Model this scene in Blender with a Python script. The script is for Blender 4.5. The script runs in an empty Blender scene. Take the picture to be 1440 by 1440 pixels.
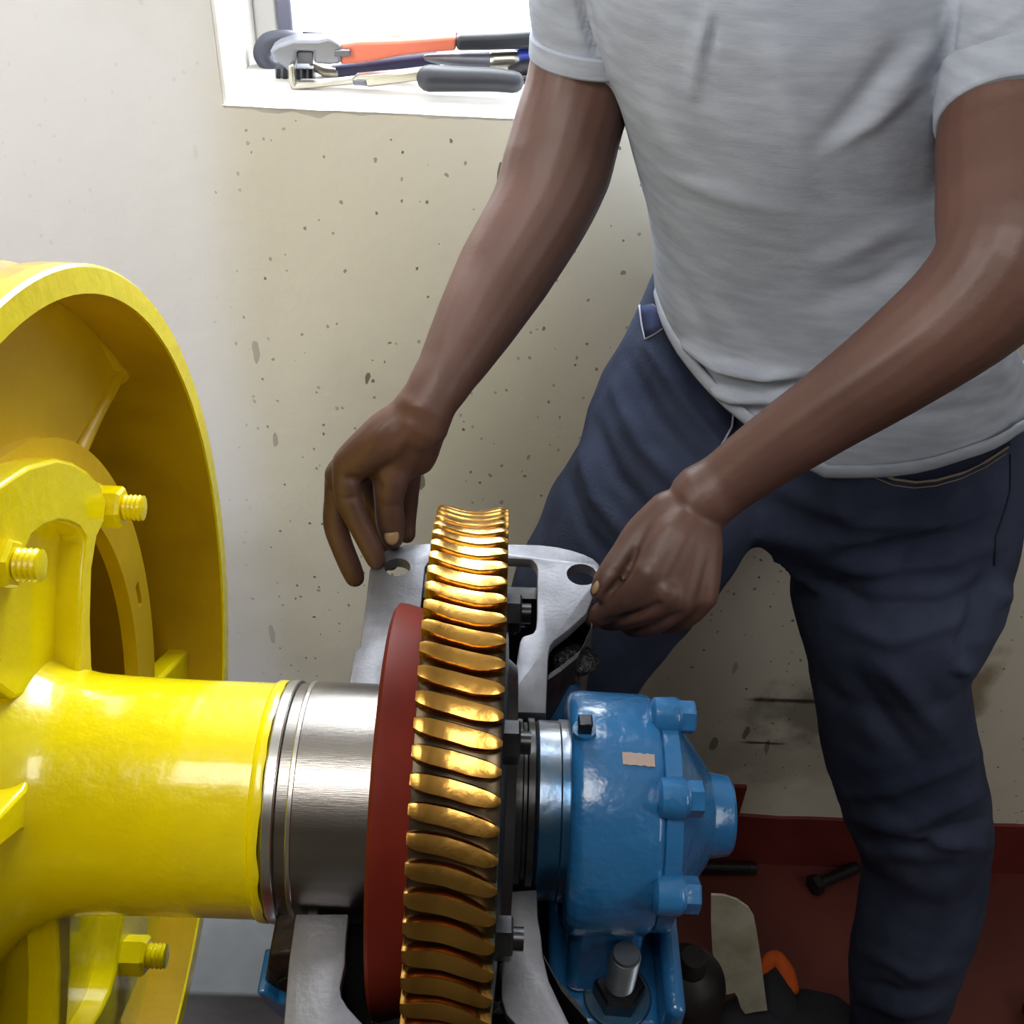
import bpy, bmesh, math, random
import numpy as np
from mathutils import Vector, Matrix, noise
from mathutils.bvhtree import BVHTree
random.seed(7)
SC = bpy.context.scene
COL = SC.collection
PI = math.pi
sin, cos, rad = math.sin, math.cos, math.radians

# ------------------------------------------------------------------ camera
FPX = 1565.4                                   # focal length in pixels of a 1440 px frame
pitch, yaw, roll = rad(40.394), rad(-1.180), rad(3.150)
CAM = Vector((0, 0, 1.75))
def _basis():
    f = Vector((0, cos(pitch), -sin(pitch))); u = Vector((0, sin(pitch), cos(pitch))); r = Vector((1, 0, 0))
    Rz = Matrix.Rotation(yaw, 3, 'Z')
    f, u, r = Rz @ f, Rz @ u, Rz @ r
    return cos(roll)*r + sin(roll)*u, -sin(roll)*r + cos(roll)*u, f
RT, UP, FW = _basis()
cd = bpy.data.cameras.new('camera'); cam = bpy.data.objects.new('camera', cd); COL.objects.link(cam)
cd.sensor_fit = 'HORIZONTAL'; cd.sensor_width = 36; cd.lens = FPX*36/1440; cd.clip_start = .02
M = Matrix((RT, UP, -FW)).transposed().to_4x4(); M.translation = CAM
cam.matrix_world = M
SC.camera = cam
# ------------------------------------------------------------------ colour management, sky, light
SC.view_settings.view_transform = 'Standard'; SC.view_settings.look = 'None'
SC.view_settings.exposure = 0.0; SC.view_settings.gamma = 1.0
SC.view_settings.use_curve_mapping = False
W = bpy.data.worlds.new('sky'); SC.world = W; W.use_nodes = True
bg = W.node_tree.nodes['Background']; bg.inputs[0].default_value = (.93, .96, 1, 1); bg.inputs[1].default_value = 7.0
def area(name, loc, target, size, size_y, power, col):
    l = bpy.data.lights.new(name, 'AREA'); l.shape = 'RECTANGLE'; l.size = size; l.size_y = size_y; l.energy = power; l.color = col
    o = bpy.data.objects.new(name, l); COL.objects.link(o); o.location = loc
    o.rotation_euler = (Vector(target)-Vector(loc)).to_track_quat('-Z', 'Y').to_euler()
    return o
area('window_daylight', (-.12, 1.42, 1.75), (-.1, .3, 1.1), .75, .8, 26, (.95, .97, 1))       # daylight through the window above the sill
area('doorway_daylight', (-1.45, -.15, 1.95), (.1, 1.0, 1.15), .9, 1.2, 26, (1, .98, .95))      # open doorway behind the camera's left
area('right_fill', (1.75, -.2, 1.9), (.4, .9, 1.0), .8, 1.0, 10, (1, .98, .95))       # added fill light, right and behind the camera, not a known window
area('ceiling_lamp', (-.25, .05, 2.55), (-.15, .6, 1.0), .7, .5, 10, (1, .97, .92))             # lamp panel under the ceiling

# ------------------------------------------------------------------ pixel rays (survey of the photograph -> room coordinates)
def U(px, py, X=None, Y=None, Z=None):
    d = FW + RT*((px-720)/FPX) - UP*((py-720)/FPX)
    if X is not None: t = (X-CAM.x)/d.x
    elif Y is not None: t = (Y-CAM.y)/d.y
    else: t = (Z-CAM.z)/d.z
    return CAM + d*t
CAMn = np.array(CAM); RTn, UPn, FWn = np.array(RT), np.array(UP), np.array(FW)
def PJ(P):
    d = P - CAMn; z = d @ FWn
    return 720 + FPX*(d @ RTn)/z, 720 - FPX*(d @ UPn)/z
def hexc(s):
    c = [int(s[i:i+2], 16)/255 for i in (0, 2, 4)]
    return tuple(x/12.92 if x <= .04045 else ((x+.055)/1.055)**2.4 for x in c)

# ------------------------------------------------------------------ materials
MATS = {}
def mat(name, c1, rough=.5, metal=0, c2=None, scale=30, mix=(.35, .65), bump=0, bscale=None, coat=0, stretch=(1, 1, 1), detail=4, rough2=None, spec=.5):
    if name in MATS: return MATS[name]
    m = bpy.data.materials.new(name); m.use_nodes = True; MATS[name] = m
    nt = m.node_tree; N = nt.nodes; L = nt.links; b = N['Principled BSDF']
    b.inputs['Base Color'].default_value = (*c1, 1); b.inputs['Roughness'].default_value = rough; b.inputs['Metallic'].default_value = metal
    b.inputs['Coat Weight'].default_value = coat; b.inputs['Coat Roughness'].default_value = .08
    b.inputs['Specular IOR Level'].default_value = spec
    tc = N.new('ShaderNodeTexCoord'); mp = N.new('ShaderNodeMapping'); mp.inputs['Scale'].default_value = stretch
    L.new(tc.outputs['Object'], mp.inputs[0])
    if c2 is not None or rough2 is not None:
        n = N.new('ShaderNodeTexNoise'); n.inputs['Scale'].default_value = scale; n.inputs['Detail'].default_value = detail
        L.new(mp.outputs[0], n.inputs['Vector'])
        r = N.new('ShaderNodeValToRGB'); r.color_ramp.elements[0].position = mix[0]; r.color_ramp.elements[1].position = mix[1]
        L.new(n.outputs['Fac'], r.inputs[0])
        if c2 is not None:
            r.color_ramp.elements[0].color = (*c1, 1); r.color_ramp.elements[1].color = (*c2, 1)
            L.new(r.outputs[0], b.inputs['Base Color'])
        if rough2 is not None:
            mr = N.new('ShaderNodeMapRange'); mr.inputs['To Min'].default_value = rough; mr.inputs['To Max'].default_value = rough2
            L.new(n.outputs['Fac'], mr.inputs['Value']); L.new(mr.outputs[0], b.inputs['Roughness'])
    if bump:
        n2 = N.new('ShaderNodeTexNoise'); n2.inputs['Scale'].default_value = bscale or scale; n2.inputs['Detail'].default_value = 3
        L.new(mp.outputs[0], n2.inputs['Vector'])
        bp = N.new('ShaderNodeBump'); bp.inputs['Strength'].default_value = bump; bp.inputs['Distance'].default_value = .004
        L.new(n2.outputs['Fac'], bp.inputs['Height']); L.new(bp.outputs[0], b.inputs['Normal'])
    return m
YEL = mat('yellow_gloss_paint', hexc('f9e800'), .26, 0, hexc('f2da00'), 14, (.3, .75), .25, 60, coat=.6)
YELI = mat('shaded_stained_paint', hexc('d6b006'), .42, 0, hexc('b48e0c'), 11, (.3, .75), .2, 50)  # browner yellow paints in the shade of the wheel's hollow, along with stains
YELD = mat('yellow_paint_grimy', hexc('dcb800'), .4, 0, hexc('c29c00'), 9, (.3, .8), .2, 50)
STEEL = mat('turned_steel', hexc('a09c98'), .22, 1, hexc('66615c'), 6, (.3, .75), .06, 240, stretch=(.4, 6, 6), rough2=.38)
DSTEEL = mat('oily_dark_steel', hexc('4a4a4e'), .3, .9, hexc('2a2a2c'), 30)
RIDGE = mat('polished_steel', hexc('d8d8d6'), .25, 1)
BRONZE = mat('worm_wheel_bronze', hexc('cc9e52'), .17, 1, hexc('94692a'), 25, (.3, .8), .12, 90, rough2=.3)
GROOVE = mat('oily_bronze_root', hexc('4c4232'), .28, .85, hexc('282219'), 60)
REDP = mat('red_oxide_paint', hexc('74261a'), .5, 0, hexc('5a1c14'), 12, bump=.1, spec=.1)
BLACK = mat('black_oily_iron', (.008, .008, .010), .25, .2, (.02, .02, .022), 30, bump=.2)
RUBBER = mat('black_rubber', (.012, .012, .014), .45)
IRON = mat('machined_grey_iron', hexc('8f9096'), .42, .75, hexc('7c7c84'), 40, (.3, .7), .08, 300, rough2=.55)
BLUE = mat('blue_gloss_paint', hexc('27699e'), .26, 0, hexc('1f588a'), 10, (.35, .7), .55, 60, coat=.5)
BLUED = mat('blue_oily_paint', hexc('1f4668'), .4, 0, hexc('15304a'), 20, bump=.2)
BARE = mat('scraped_bare_metal', hexc('a08d84'), .5, .3)
SKIN = mat('brown_skin', hexc('60433a'), .48, 0, hexc('4f362d'), 12, (.3, .75), .05, 260)
NAIL = mat('fingernail', hexc('8f7456'), .35)
HAIR = mat('black_hair', (.01, .008, .008), .7, 0, None, bump=.6, bscale=160)
SHIRT = mat('grey_heather_jersey', hexc('9ea4b0'), .95, 0, hexc('9096a2'), 26, (.35, .65), .12, 260, stretch=(1, 1, 4.5), spec=.1)
JEANS = mat('dark_blue_denim', hexc('3b4257'), .9, 0, hexc('262c3f'), 8, (.35, .68), .15, 320, spec=.15)
JEANIN = mat('pocket_denim', hexc('3c4666'), .9, spec=.1)
THREAD = mat('tan_seam_thread', hexc('7a6a58'), .8)
WTHREAD = mat('pale_seam_thread', hexc('9c9fae'), .8)
LEATH = mat('tan_leather', hexc('6b5a44'), .6, 0, hexc('4a3d2e'), 30)
FLOOR = mat('red_oxide_floor', hexc('63281f'), .5, 0, hexc('4a1d17'), 4, (.3, .75), .15, 30)
SKIRT = mat('red_oxide_band', hexc('6e2620'), .6, 0, hexc('5c1d1a'), 8, bump=.12)
LEDGE = mat('grey_painted_concrete', hexc('8c9096'), .8, 0, hexc('7a7e84'), 18, bump=.2)
WHITEP = mat('white_reveal_paint', hexc('eeeeec'), .8, 0, hexc('e2e0da'), 8, bump=.15)
ALUM = mat('grey_window_metal', hexc('77788a'), .5, .3)
CHROME = mat('chrome_tool_steel', hexc('aca89c'), .3, 1)
TOOLG = mat('grey_tool_steel', hexc('6f7078'), .45, .6)
ORANGE = mat('orange_tool_paint', hexc('e27a60'), .5)
TBLACK = mat('black_tool_grip', hexc('2a2c34'), .5)
TBLUE = mat('navy_tool_grip', hexc('232548'), .5)
TBLUE2 = mat('bright_blue_cap', hexc('2c3c9c'), .4)
CARD = mat('oil_stained_card', hexc('b4b19e'), .9, 0, hexc('928e78'), 16, (.4, .7))
GLOVEO = mat('orange_knit', hexc('d05a1c'), .9, bump=.3, bscale=300)
GLOVEB = mat('dark_knit', (.015, .016, .022), .9, bump=.3, bscale=300)
CEIL = mat('ceiling_white', hexc('d8d6d0'), .9)
DIM = mat('dim_room_wall', hexc('6e6a60'), .9)

def wall_material():
    m = bpy.data.materials.new('speckled_wall_paint'); m.use_nodes = True
    nt = m.node_tree; N = nt.nodes; L = nt.links; b = N['Principled BSDF']; b.inputs['Roughness'].default_value = .75
    b.inputs['Specular IOR Level'].default_value = .25
    tc = N.new('ShaderNodeTexCoord')
    def noise_(scale, detail=3, st=(1, 1, 1)):
        mp = N.new('ShaderNodeMapping'); mp.inputs['Scale'].default_value = st; L.new(tc.outputs['Object'], mp.inputs[0])
        n = N.new('ShaderNodeTexNoise'); n.inputs['Scale'].default_value = scale; n.inputs['Detail'].default_value = detail
        L.new(mp.outputs[0], n.inputs['Vector']); return n.outputs['Fac']
    def math_(op, a, bb=None):
        n = N.new('ShaderNodeMath'); n.operation = op; n.use_clamp = False
        for i, v in enumerate((a, bb)):
            if v is None: continue
            if isinstance(v, (int, float)): n.inputs[i].default_value = v
            else: L.new(v, n.inputs[i])
        return n.outputs[0]
    def ramp(v, a, c):
        n = N.new('ShaderNodeMapRange'); n.interpolation_type = 'SMOOTHSTEP'; n.inputs['From Min'].default_value = a; n.inputs['From Max'].default_value = c
        L.new(v, n.inputs['Value']); return n.outputs[0]
    def mixc(f, a, c):
        n = N.new('ShaderNodeMix'); n.data_type = 'RGBA'; L.new(f, n.inputs['Factor'])
        for s, v in ((6, a), (7, c)):
            if isinstance(v, tuple): n.inputs[s].default_value = (*v, 1)
            else: L.new(v, n.inputs[s])
        return n.outputs[2]
    sx = N.new('ShaderNodeSeparateXYZ'); L.new(tc.outputs['Object'], sx.inputs[0]); X, Z = sx.outputs['X'], sx.outputs['Z']
    # two coats: white at the left, cream on the rest
    coat = ramp(math_('SUBTRACT', math_('ADD', X, math_('MULTIPLY', noise_(5), .06)), math_('MULTIPLY', math_('MAXIMUM', math_('SUBTRACT', Z, 1.24), 0), .30)), -.335, -.24)
    base = mixc(coat, hexc('e6e6e8'), hexc('d9d5c6'))
    base = mixc(math_('MULTIPLY', ramp(noise_(3.2, 5), .5, .72), .35), base, hexc('beb8a2'))
    # spatter: small dark drops, some stretched into runs
    def spots(scale, st, r0, density, dark):
        nonlocal base
        mp = N.new('ShaderNodeMapping'); mp.inputs['Scale'].default_value = st; L.new(tc.outputs['Object'], mp.inputs[0])
        v = N.new('ShaderNodeTexVoronoi'); v.inputs['Scale'].default_value = scale; v.inputs['Randomness'].default_value = 1
        wob = N.new('ShaderNodeTexNoise'); wob.inputs['Scale'].default_value = scale*3.2; L.new(mp.outputs[0], wob.inputs['Vector'])
        va = N.new('ShaderNodeVectorMath'); va.operation = 'MULTIPLY_ADD'; va.inputs[1].default_value = (.30/scale, 0, .30/scale); L.new(wob.outputs['Color'], va.inputs[0]); L.new(mp.outputs[0], va.inputs[2]); L.new(va.outputs[0], v.inputs['Vector'])
        sc = N.new('ShaderNodeSeparateColor'); L.new(v.outputs['Color'], sc.inputs[0])
        on = math_('GREATER_THAN', sc.outputs[0], 1-density)
        size = math_('MULTIPLY', math_('POWER', sc.outputs[1], 2.0), r0)
        inside = math_('LESS_THAN', v.outputs['Distance'], size)
        f = math_('MULTIPLY', math_('MULTIPLY', on, inside), math_('ADD', .35, math_('MULTIPLY', sc.outputs[2], .5)))
        base = mixc(math_('MULTIPLY', f, math_('ADD', .12, math_('MULTIPLY', coat, .88))), base, dark)
    spots(34, (1, .2, .8), .19, .6, hexc('4c4738'))
    spots(26, (1, .2, .30), .20, .4, hexc('5c5846'))
    spots(75, (1, .2, .8), .20, .4, hexc('4a4638'))
    # grime patches low on the wall, behind where people stand
    def patch(x, z, rx, rz, amt, col):
        nonlocal base
        dx = math_('DIVIDE', math_('SUBTRACT', X, x), rx); dz = math_('DIVIDE', math_('SUBTRACT', Z, z), rz)
        d = math_('SQRT', math_('ADD', math_('MULTIPLY', dx, dx), math_('MULTIPLY', dz, dz)))
        n = math_('ADD', d, math_('MULTIPLY', math_('SUBTRACT', noise_(16, 5), .5), 1.6))
        f = math_('MULTIPLY', math_('SUBTRACT', 1, ramp(n, .3, 1.0)), amt)
        base = mixc(f, base, col)
    patch(.52, .42, .13, .10, .75, hexc('6c675c')); patch(.50, .30, .22, .10, .4, hexc('8a8474'))
    patch(.74, .47, .035, .13, .8, hexc('8c7c5c')); patch(.735, .30, .04, .06, .8, hexc('5c5140')); patch(.47, .44, .09, .008, .9, hexc('2c2824'))
    patch(.44, .335, .05, .006, .95, hexc('2c2824'))
    L.new(base, b.inputs['Base Color'])
    bp = N.new('ShaderNodeBump'); bp.inputs['Strength'].default_value = .25; bp.inputs['Distance'].default_value = .004
    L.new(math_('ADD', noise_(24, 4), math_('MULTIPLY', noise_(140, 2), .3)), bp.inputs['Height']); L.new(bp.outputs[0], b.inputs['Normal'])
    return m
WALL = wall_material()
def glass_material():
    m = bpy.data.materials.new('window_glass'); m.use_nodes = True; nt = m.node_tree; N = nt.nodes; L = nt.links
    t = N.new('ShaderNodeBsdfTransparent'); t.inputs[0].default_value = (.94, .96, .96, 1); g = N.new('ShaderNodeBsdfGlossy'); g.inputs['Roughness'].default_value = .02
    mx = N.new('ShaderNodeMixShader'); mx.inputs[0].default_value = .06
    L.new(t.outputs[0], mx.inputs[1]); L.new(g.outputs[0], mx.inputs[2]); L.new(mx.outputs[0], N['Material Output'].inputs[0])
    return m
GLASS = glass_material()
def worn_rope_groove():
    m = mat('worn_rope_grooves', hexc('d8bd20'), .35, 0, hexc('6f6570'), 7, (.42, .55), .1, 60, stretch=(.6, 1, 1)); return m
GROOVEP = worn_rope_groove()

# ------------------------------------------------------------------ mesh collector
OFF = {}
class MB:
    def __init__(s): s.v = []; s.f = []
    def add(s, vs, fs):
        n = len(s.v); s.v += [Vector(v) for v in vs]; s.f += [tuple(i+n for i in f) for f in fs]; return s
    def box(s, a, b):
        x0, y0, z0 = a; x1, y1, z1 = b
        return s.add([(x0,y0,z0),(x1,y0,z0),(x1,y1,z0),(x0,y1,z0),(x0,y0,z1),(x1,y0,z1),(x1,y1,z1),(x0,y1,z1)],
                     [(3,2,1,0),(4,5,6,7),(0,1,5,4),(1,2,6,5),(2,3,7,6),(3,0,4,7)])
    def rings(s, rings, close=False, caps=True):
        n = len(rings[0]); vs = [p for r in rings for p in r]; fs = []
        R = len(rings)
        for i in range(R if close else R-1):
            for j in range(n):
                a = i*n+j; b_ = i*n+(j+1) % n; c = ((i+1) % R)*n+(j+1) % n; d = ((i+1) % R)*n+j
                fs.append((a, b_, c, d))
        if caps and not close:
            fs.append(tuple(range(n-1, -1, -1))); fs.append(tuple((R-1)*n+j for j in range(n)))
        return s.add(vs, fs)
    def lathe(s, prof, seg=96, c=(0, 0), a0=None, a1=None):
        """prof: [(x, r)] closed loop of a ring profile if first==last else solid; axis along X through (y,z)=c"""
        closed = prof[0] == prof[-1]
        if closed: prof = prof[:-1]
        full = a0 is None
        k = seg if full else seg+1
        rings = []
        for i in range(k):
            t = 2*PI*i/seg if full else a0+(a1-a0)*i/seg
            rings.append([(x, c[0]+r*cos(t), c[1]+r*sin(t)) for x, r in prof])
        n = len(prof); vs = [p for r in rings for p in r]; fs = []
        for i in range(k if full else k-1):
            for j in range(n if closed else n-1):
                fs.append((i*n+j, ((i+1) % k)*n+j, ((i+1) % k)*n+(j+1) % n, i*n+(j+1) % n))
        if not closed and full:
            for j in (0, n-1):
                if prof[j][1] > 1e-6: fs.append(tuple(i*n+j for i in range(k)))
        if not full:
            fs.append(tuple(range(n))); fs.append(tuple((k-1)*n+j for j in range(n)))
        return s.add(vs, fs)
    def prism(s, poly, o, ux, uy, depth, hole=None):
        """poly of (a,b) in frame o+a*ux+b*uy, extruded by vector depth"""
        o, ux, uy, depth = map(Vector, (o, ux, uy, depth)); n = len(poly)
        bot = [o+ux*a+uy*b for a, b in poly]; top = [p+depth for p in bot]
        fs = [(i, (i+1) % n, n+(i+1) % n, n+i) for i in range(n)]
        return s.add(bot+top, fs+[tuple(range(n-1, -1, -1)), tuple(range(n, 2*n))])
    def cyl(s, p, q, r, seg=24, r2=None):
        p, q = Vector(p), Vector(q); d = (q-p).normalized(); a = d.orthogonal().normalized(); b = d.cross(a); r2 = r if r2 is None else r2
        return s.rings([[pp+a*rr*cos(2*PI*i/seg)+b*rr*sin(2*PI*i/seg) for i in range(seg)] for pp, rr in ((p, r), (q, r2))])
    def chain(s, pts, seg=14, sub=4, nrm=None, capn=3):
        """smooth sphere-swept tube; pts = [(point, radius[, flat])], flat scales the radius along nrm"""
        P = [Vector(p[0]) for p in pts]; Rr = [p[1] for p in pts]; Fl = [(p[2] if len(p) > 2 else 1) for p in pts]
        Q = []
        for i in range(len(P)-1):
            p0, p1, p2, p3 = P[max(i-1, 0)], P[i], P[i+1], P[min(i+2, len(P)-1)]
            for k in range(sub):
                t = k/sub
                q = .5*((2*p1)+(p2-p0)*t+(2*p0-5*p1+4*p2-p3)*t*t+(3*p1-p0-3*p2+p3)*t**3)
                Q.append((q, Rr[i]+(Rr[i+1]-Rr[i])*t, Fl[i]+(Fl[i+1]-Fl[i])*t))
        Q.append((P[-1], Rr[-1], Fl[-1]))
        d0 = (Q[1][0]-Q[0][0]).normalized(); d1 = (Q[-1][0]-Q[-2][0]).normalized()
        full = []
        for k in range(capn, 0, -1):
            a = PI/2*k/(capn+.3); full.append((Q[0][0]-d0*Q[0][1]*sin(a), Q[0][1]*cos(a), Q[0][2], d0))
        for i, q in enumerate(Q):
            t = (Q[min(i+1, len(Q)-1)][0]-Q[max(i-1, 0)][0]).normalized(); full.append((*q, t))
        for k in range(1, capn+1):
            a = PI/2*k/(capn+.3); full.append((Q[-1][0]+d1*Q[-1][1]*sin(a), Q[-1][1]*cos(a), Q[-1][2], d1))
        ref = Vector(nrm) if nrm else d0.orthogonal()
        rings = []
        for q, r, fl, t in full:
            n = (ref-t*ref.dot(t))
            n = n.normalized() if n.length > 1e-5 else t.orthogonal().normalized()
            if not nrm: ref = n
            b = t.cross(n)
            rings.append([q+n*(r*fl*cos(2*PI*i/seg))+b*(r*sin(2*PI*i/seg)) for i in range(seg)])
        return s.rings(rings)
    def ball(s, c, r, seg=16, rings=10, sc=(1, 1, 1), rot=None):
        vs = []; c = Vector(c)
        R_ = [[None]*seg for _ in range(rings-1)]
        for i in range(1, rings):
            a = PI*i/rings
            for j in range(seg):
                p = Vector((r*sc[0]*sin(a)*cos(2*PI*j/seg), r*sc[1]*sin(a)*sin(2*PI*j/seg), r*sc[2]*cos(a)))
                R_[i-1][j] = c+((rot @ p) if rot else p)
        n0 = len(s.v); s.rings(R_); return s
    def hexn(s, p, d, r, h, ang=0, chamfer=.12):
        p, d = Vector(p), Vector(d).normalized(); a = d.orthogonal().normalized(); b = d.cross(a)
        R_ = []
        for hh, rr in ((0, 1), (h*(1-chamfer), 1), (h, .88)):
            R_.append([p+d*hh+(a*cos(ang+PI/3*i)+b*sin(ang+PI/3*i))*r*rr for i in range(6)])
        return s.rings(R_)
    def thread(s, p, d, r, h, turns, seg=16):
        p, d = Vector(p), Vector(d).normalized(); a = d.orthogonal().normalized(); b = d.cross(a); R_ = []
        n = turns*2
        for k in range(n+1):
            rr = r if k % 2 else r*.86
            R_.append([p+d*(h*k/(n+1))+(a*cos(2*PI*i/seg)+b*sin(2*PI*i/seg))*rr for i in range(seg)])
        for hh, rr in ((h*.97, .95), (h, .75)):
            R_.append([p+d*hh+(a*cos(2*PI*i/seg)+b*sin(2*PI*i/seg))*r*rr for i in range(seg)])
        return s.rings(R_)
    def build(s, name, m, parent=None, ang=40, bevel=0, bseg=2, smooth=True, off=None):
        off = Vector(off) if off is not None else (OFF[parent] if parent is not None else Vector((0, 0, 0)))
        me = bpy.data.meshes.new(name); me.from_pydata([v-off for v in s.v], [], s.f); me.update()
        bm = bmesh.new(); bm.from_mesh(me); bmesh.ops.recalc_face_normals(bm, faces=bm.faces); bm.to_mesh(me); bm.free()
        return mesh_obj(name, me, m, parent, ang, bevel, bseg, smooth, off)
def mesh_obj(name, me, m, parent=None, ang=40, bevel=0, bseg=2, smooth=True, off=Vector((0, 0, 0))):
    me.materials.clear(); me.materials.append(m)
    if smooth:
        me.shade_smooth(); me.set_sharp_from_angle(angle=rad(ang))
    o = bpy.data.objects.new(name, me); COL.objects.link(o); OFF[o] = off
    if parent is not None: o.parent = parent
    else: o.location = off
    if bevel:
        b = o.modifiers.new('bevel', 'BEVEL'); b.width = bevel; b.segments = bseg; b.limit_method = 'ANGLE'; b.angle_limit = rad(35); b.harden_normals = False
    return o
def thing(name, loc, label, cat, group=None):
    o = bpy.data.objects.new(name, None); COL.objects.link(o); o.location = loc; OFF[o] = Vector(loc); o.empty_display_size = .05
    return tag(o, label, cat, group)
def tag(o, label, cat, group=None):
    o['label'] = label; o['category'] = cat
    if group: o['group'] = group
    return o
def struct(o): o['kind'] = 'structure'; return o
def dup(o, parent, rot=None, loc=None):
    c = o.copy(); COL.objects.link(c); c.parent = parent; OFF[c] = OFF[o]
    if rot is not None: c.rotation_euler = rot
    if loc is not None: c.location = loc
    for ch in list(o.children): dup(ch, c)
    return c

# ================================================================== SETTING
DW, ZS = 1.12, 1.322                 # back wall plane, window sill height
AY, AZ = .4445, 1.1091               # machine shaft axis (runs along X)
WX0, WX1, WTOP = -.2915, .55, 2.05   # window opening
TH = .22                             # wall thickness
w = MB()
w.box((-1.7, DW, 0), (WX0, DW+TH, 2.7)); w.box((WX1, DW, 0), (1.9, DW+TH, 2.7))
w.box((WX0, DW, 0), (WX1, DW+TH, ZS-.004)); w.box((WX0, DW, WTOP), (WX1, DW+TH, 2.7))
struct(w.build('wall_back', WALL))
sill = MB(); random.seed(3)          # plaster sill with a broken front lip
xs = [WX0+(WX1-WX0)*i/60 for i in range(61)]
lip = [DW-.002-.004*abs(noise.noise(Vector((x*23, 1, 2))))-.002*abs(noise.noise(Vector((x*70, 1, 2)))) for x in xs]
lz = [ZS-.002-.006*abs(noise.noise(Vector((x*31, 5, 2))))-.005*abs(noise.noise(Vector((x*90, 7, 2)))) for x in xs]
sill.rings([[(x, l, ZS), (x, DW+TH, ZS), (x, DW+TH, ZS-.02), (x, DW+.004, ZS-.02), (x, l+.003, z)] for x, l, z in zip(xs, lip, lz)])
struct(sill.build('trim_1', WHITEP, ang=60))
rv = MB(); rv.box((WX0, DW+.001, ZS), (WX0+.004, DW+TH, WTOP)); struct(rv.build('trim_2', WHITEP))
rv = MB(); rv.box((WX1-.004, DW+.001, ZS), (WX1, DW+TH, WTOP)); struct(rv.build('trim_3', WHITEP))
win = thing('window_1', (0, DW+TH-.06, ZS), 'x', 'x'); del win['label'], win['category']; struct(win)
fr = MB(); yb = DW+TH-.06
fr.box((WX0+.004, yb, ZS), (WX0+.03, yb+.04, WTOP)); fr.box((WX1-.03, yb, ZS), (WX1-.004, yb+.04, WTOP))
fr.box((WX0+.03, yb, ZS), (WX1-.03, yb+.04, ZS+.022)); fr.box((WX0+.03, yb, WTOP-.03), (WX1-.03, yb+.04, WTOP))
fr.build('window_frame', WHITEP, win, bevel=.003)
mu = MB(); mu.box((-.259, yb-.012, ZS+.022), (-.243, yb+.03, WTOP-.03)); mu.build('window_stile', ALUM, win, bevel=.002)
gl = MB(); gl.box((-.243, yb+.012, ZS+.022), (WX1-.03, yb+.016, WTOP-.03)); gl.build('pane', GLASS, win)
fl = MB(); fl.box((-1.7, -1.4, -.05), (1.9, DW, 0)); struct(fl.build('floor', FLOOR))
ce = MB(); ce.box((-1.7, -1.4, 2.7), (1.9, DW+TH, 2.75)); struct(ce.build('ceiling', CEIL))
for n, a, b in (('wall_left', (-1.75, -1.4, 0), (-1.7, DW+TH, 2.7)), ('wall_right', (1.9, -1.4, 0), (1.95, DW+TH, 2.7)), ('wall_front', (-1.75, -1.45, 0), (1.95, -1.4, 2.7))):
    q = MB(); q.box(a, b); struct(q.build(n, DIM))
bb = MB(); n = 40                     # painted skirting band with a hand-cut top edge, taller at the left
def band(x0, x1, h, seed):
    xs = [x0+(x1-x0)*i/n for i in range(n+1)]
    bb.rings([[(x, DW-.006, 0), (x, DW, 0), (x, DW, h+.004*noise.noise(Vector((x*40, seed, 0)))), (x, DW-.006, h-.001+.004*noise.noise(Vector((x*40, seed, 0))))] for x in xs])
band(-1.7, .437, .226, 1); band(.437, 1.9, .142, 2)
struct(bb.build('baseboard_back', SKIRT, ang=30))

# ================================================================== TRACTION SHEAVE (yellow)
AX = Vector((0, AY, AZ)); C2 = (AY, AZ)
sh = thing('traction_sheave', (-.28, AY, AZ), 'big yellow painted spoked wheel with hub barrel and bolts at left', 'sheave')
RO, RI, XF = .348, .330, -.2551
m_ = MB(); m_.lathe([(XF, RI), (XF, RO-.002), (XF-.002, RO), (XF-.013, RO), (XF-.013, RI), (XF, RI)], 160, C2); m_.build('rim', YEL, sh)
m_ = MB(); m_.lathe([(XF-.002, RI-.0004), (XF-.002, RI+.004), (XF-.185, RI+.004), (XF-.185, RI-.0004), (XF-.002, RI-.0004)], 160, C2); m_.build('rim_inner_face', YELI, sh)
g = MB(); pr = [(XF-.013, RI+.005), (XF-.013, RO)]
for k in range(5):
    x = XF-.026-k*.031; pr += [(x, RO), (x-.006, RO-.008), (x-.013, RO-.010), (x-.020, RO-.008)]
pr += [(XF-.185, RO), (XF-.185, RI+.005), pr[0]]
g.lathe(pr, 160, C2); g.build('rope_groove_band', GROOVEP, sh)
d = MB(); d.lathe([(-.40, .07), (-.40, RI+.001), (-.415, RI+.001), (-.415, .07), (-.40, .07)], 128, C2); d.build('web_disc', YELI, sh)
def sector(r0, r1, a0, a1, n=30):
    return [(r1*cos(rad(a0+(a1-a0)*i/n)), r1*sin(rad(a0+(a1-a0)*i/n))) for i in range(n+1)]+[(r0*cos(rad(a1+(a0-a1)*i/n)), r0*sin(rad(a1+(a0-a1)*i/n))) for i in range(n+1)]
def radial(x, poly, th): q = MB(); q.prism(poly, (x, AY, AZ), (0, 1, 0), (0, 0, 1), (-th, 0, 0)); return q
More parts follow.
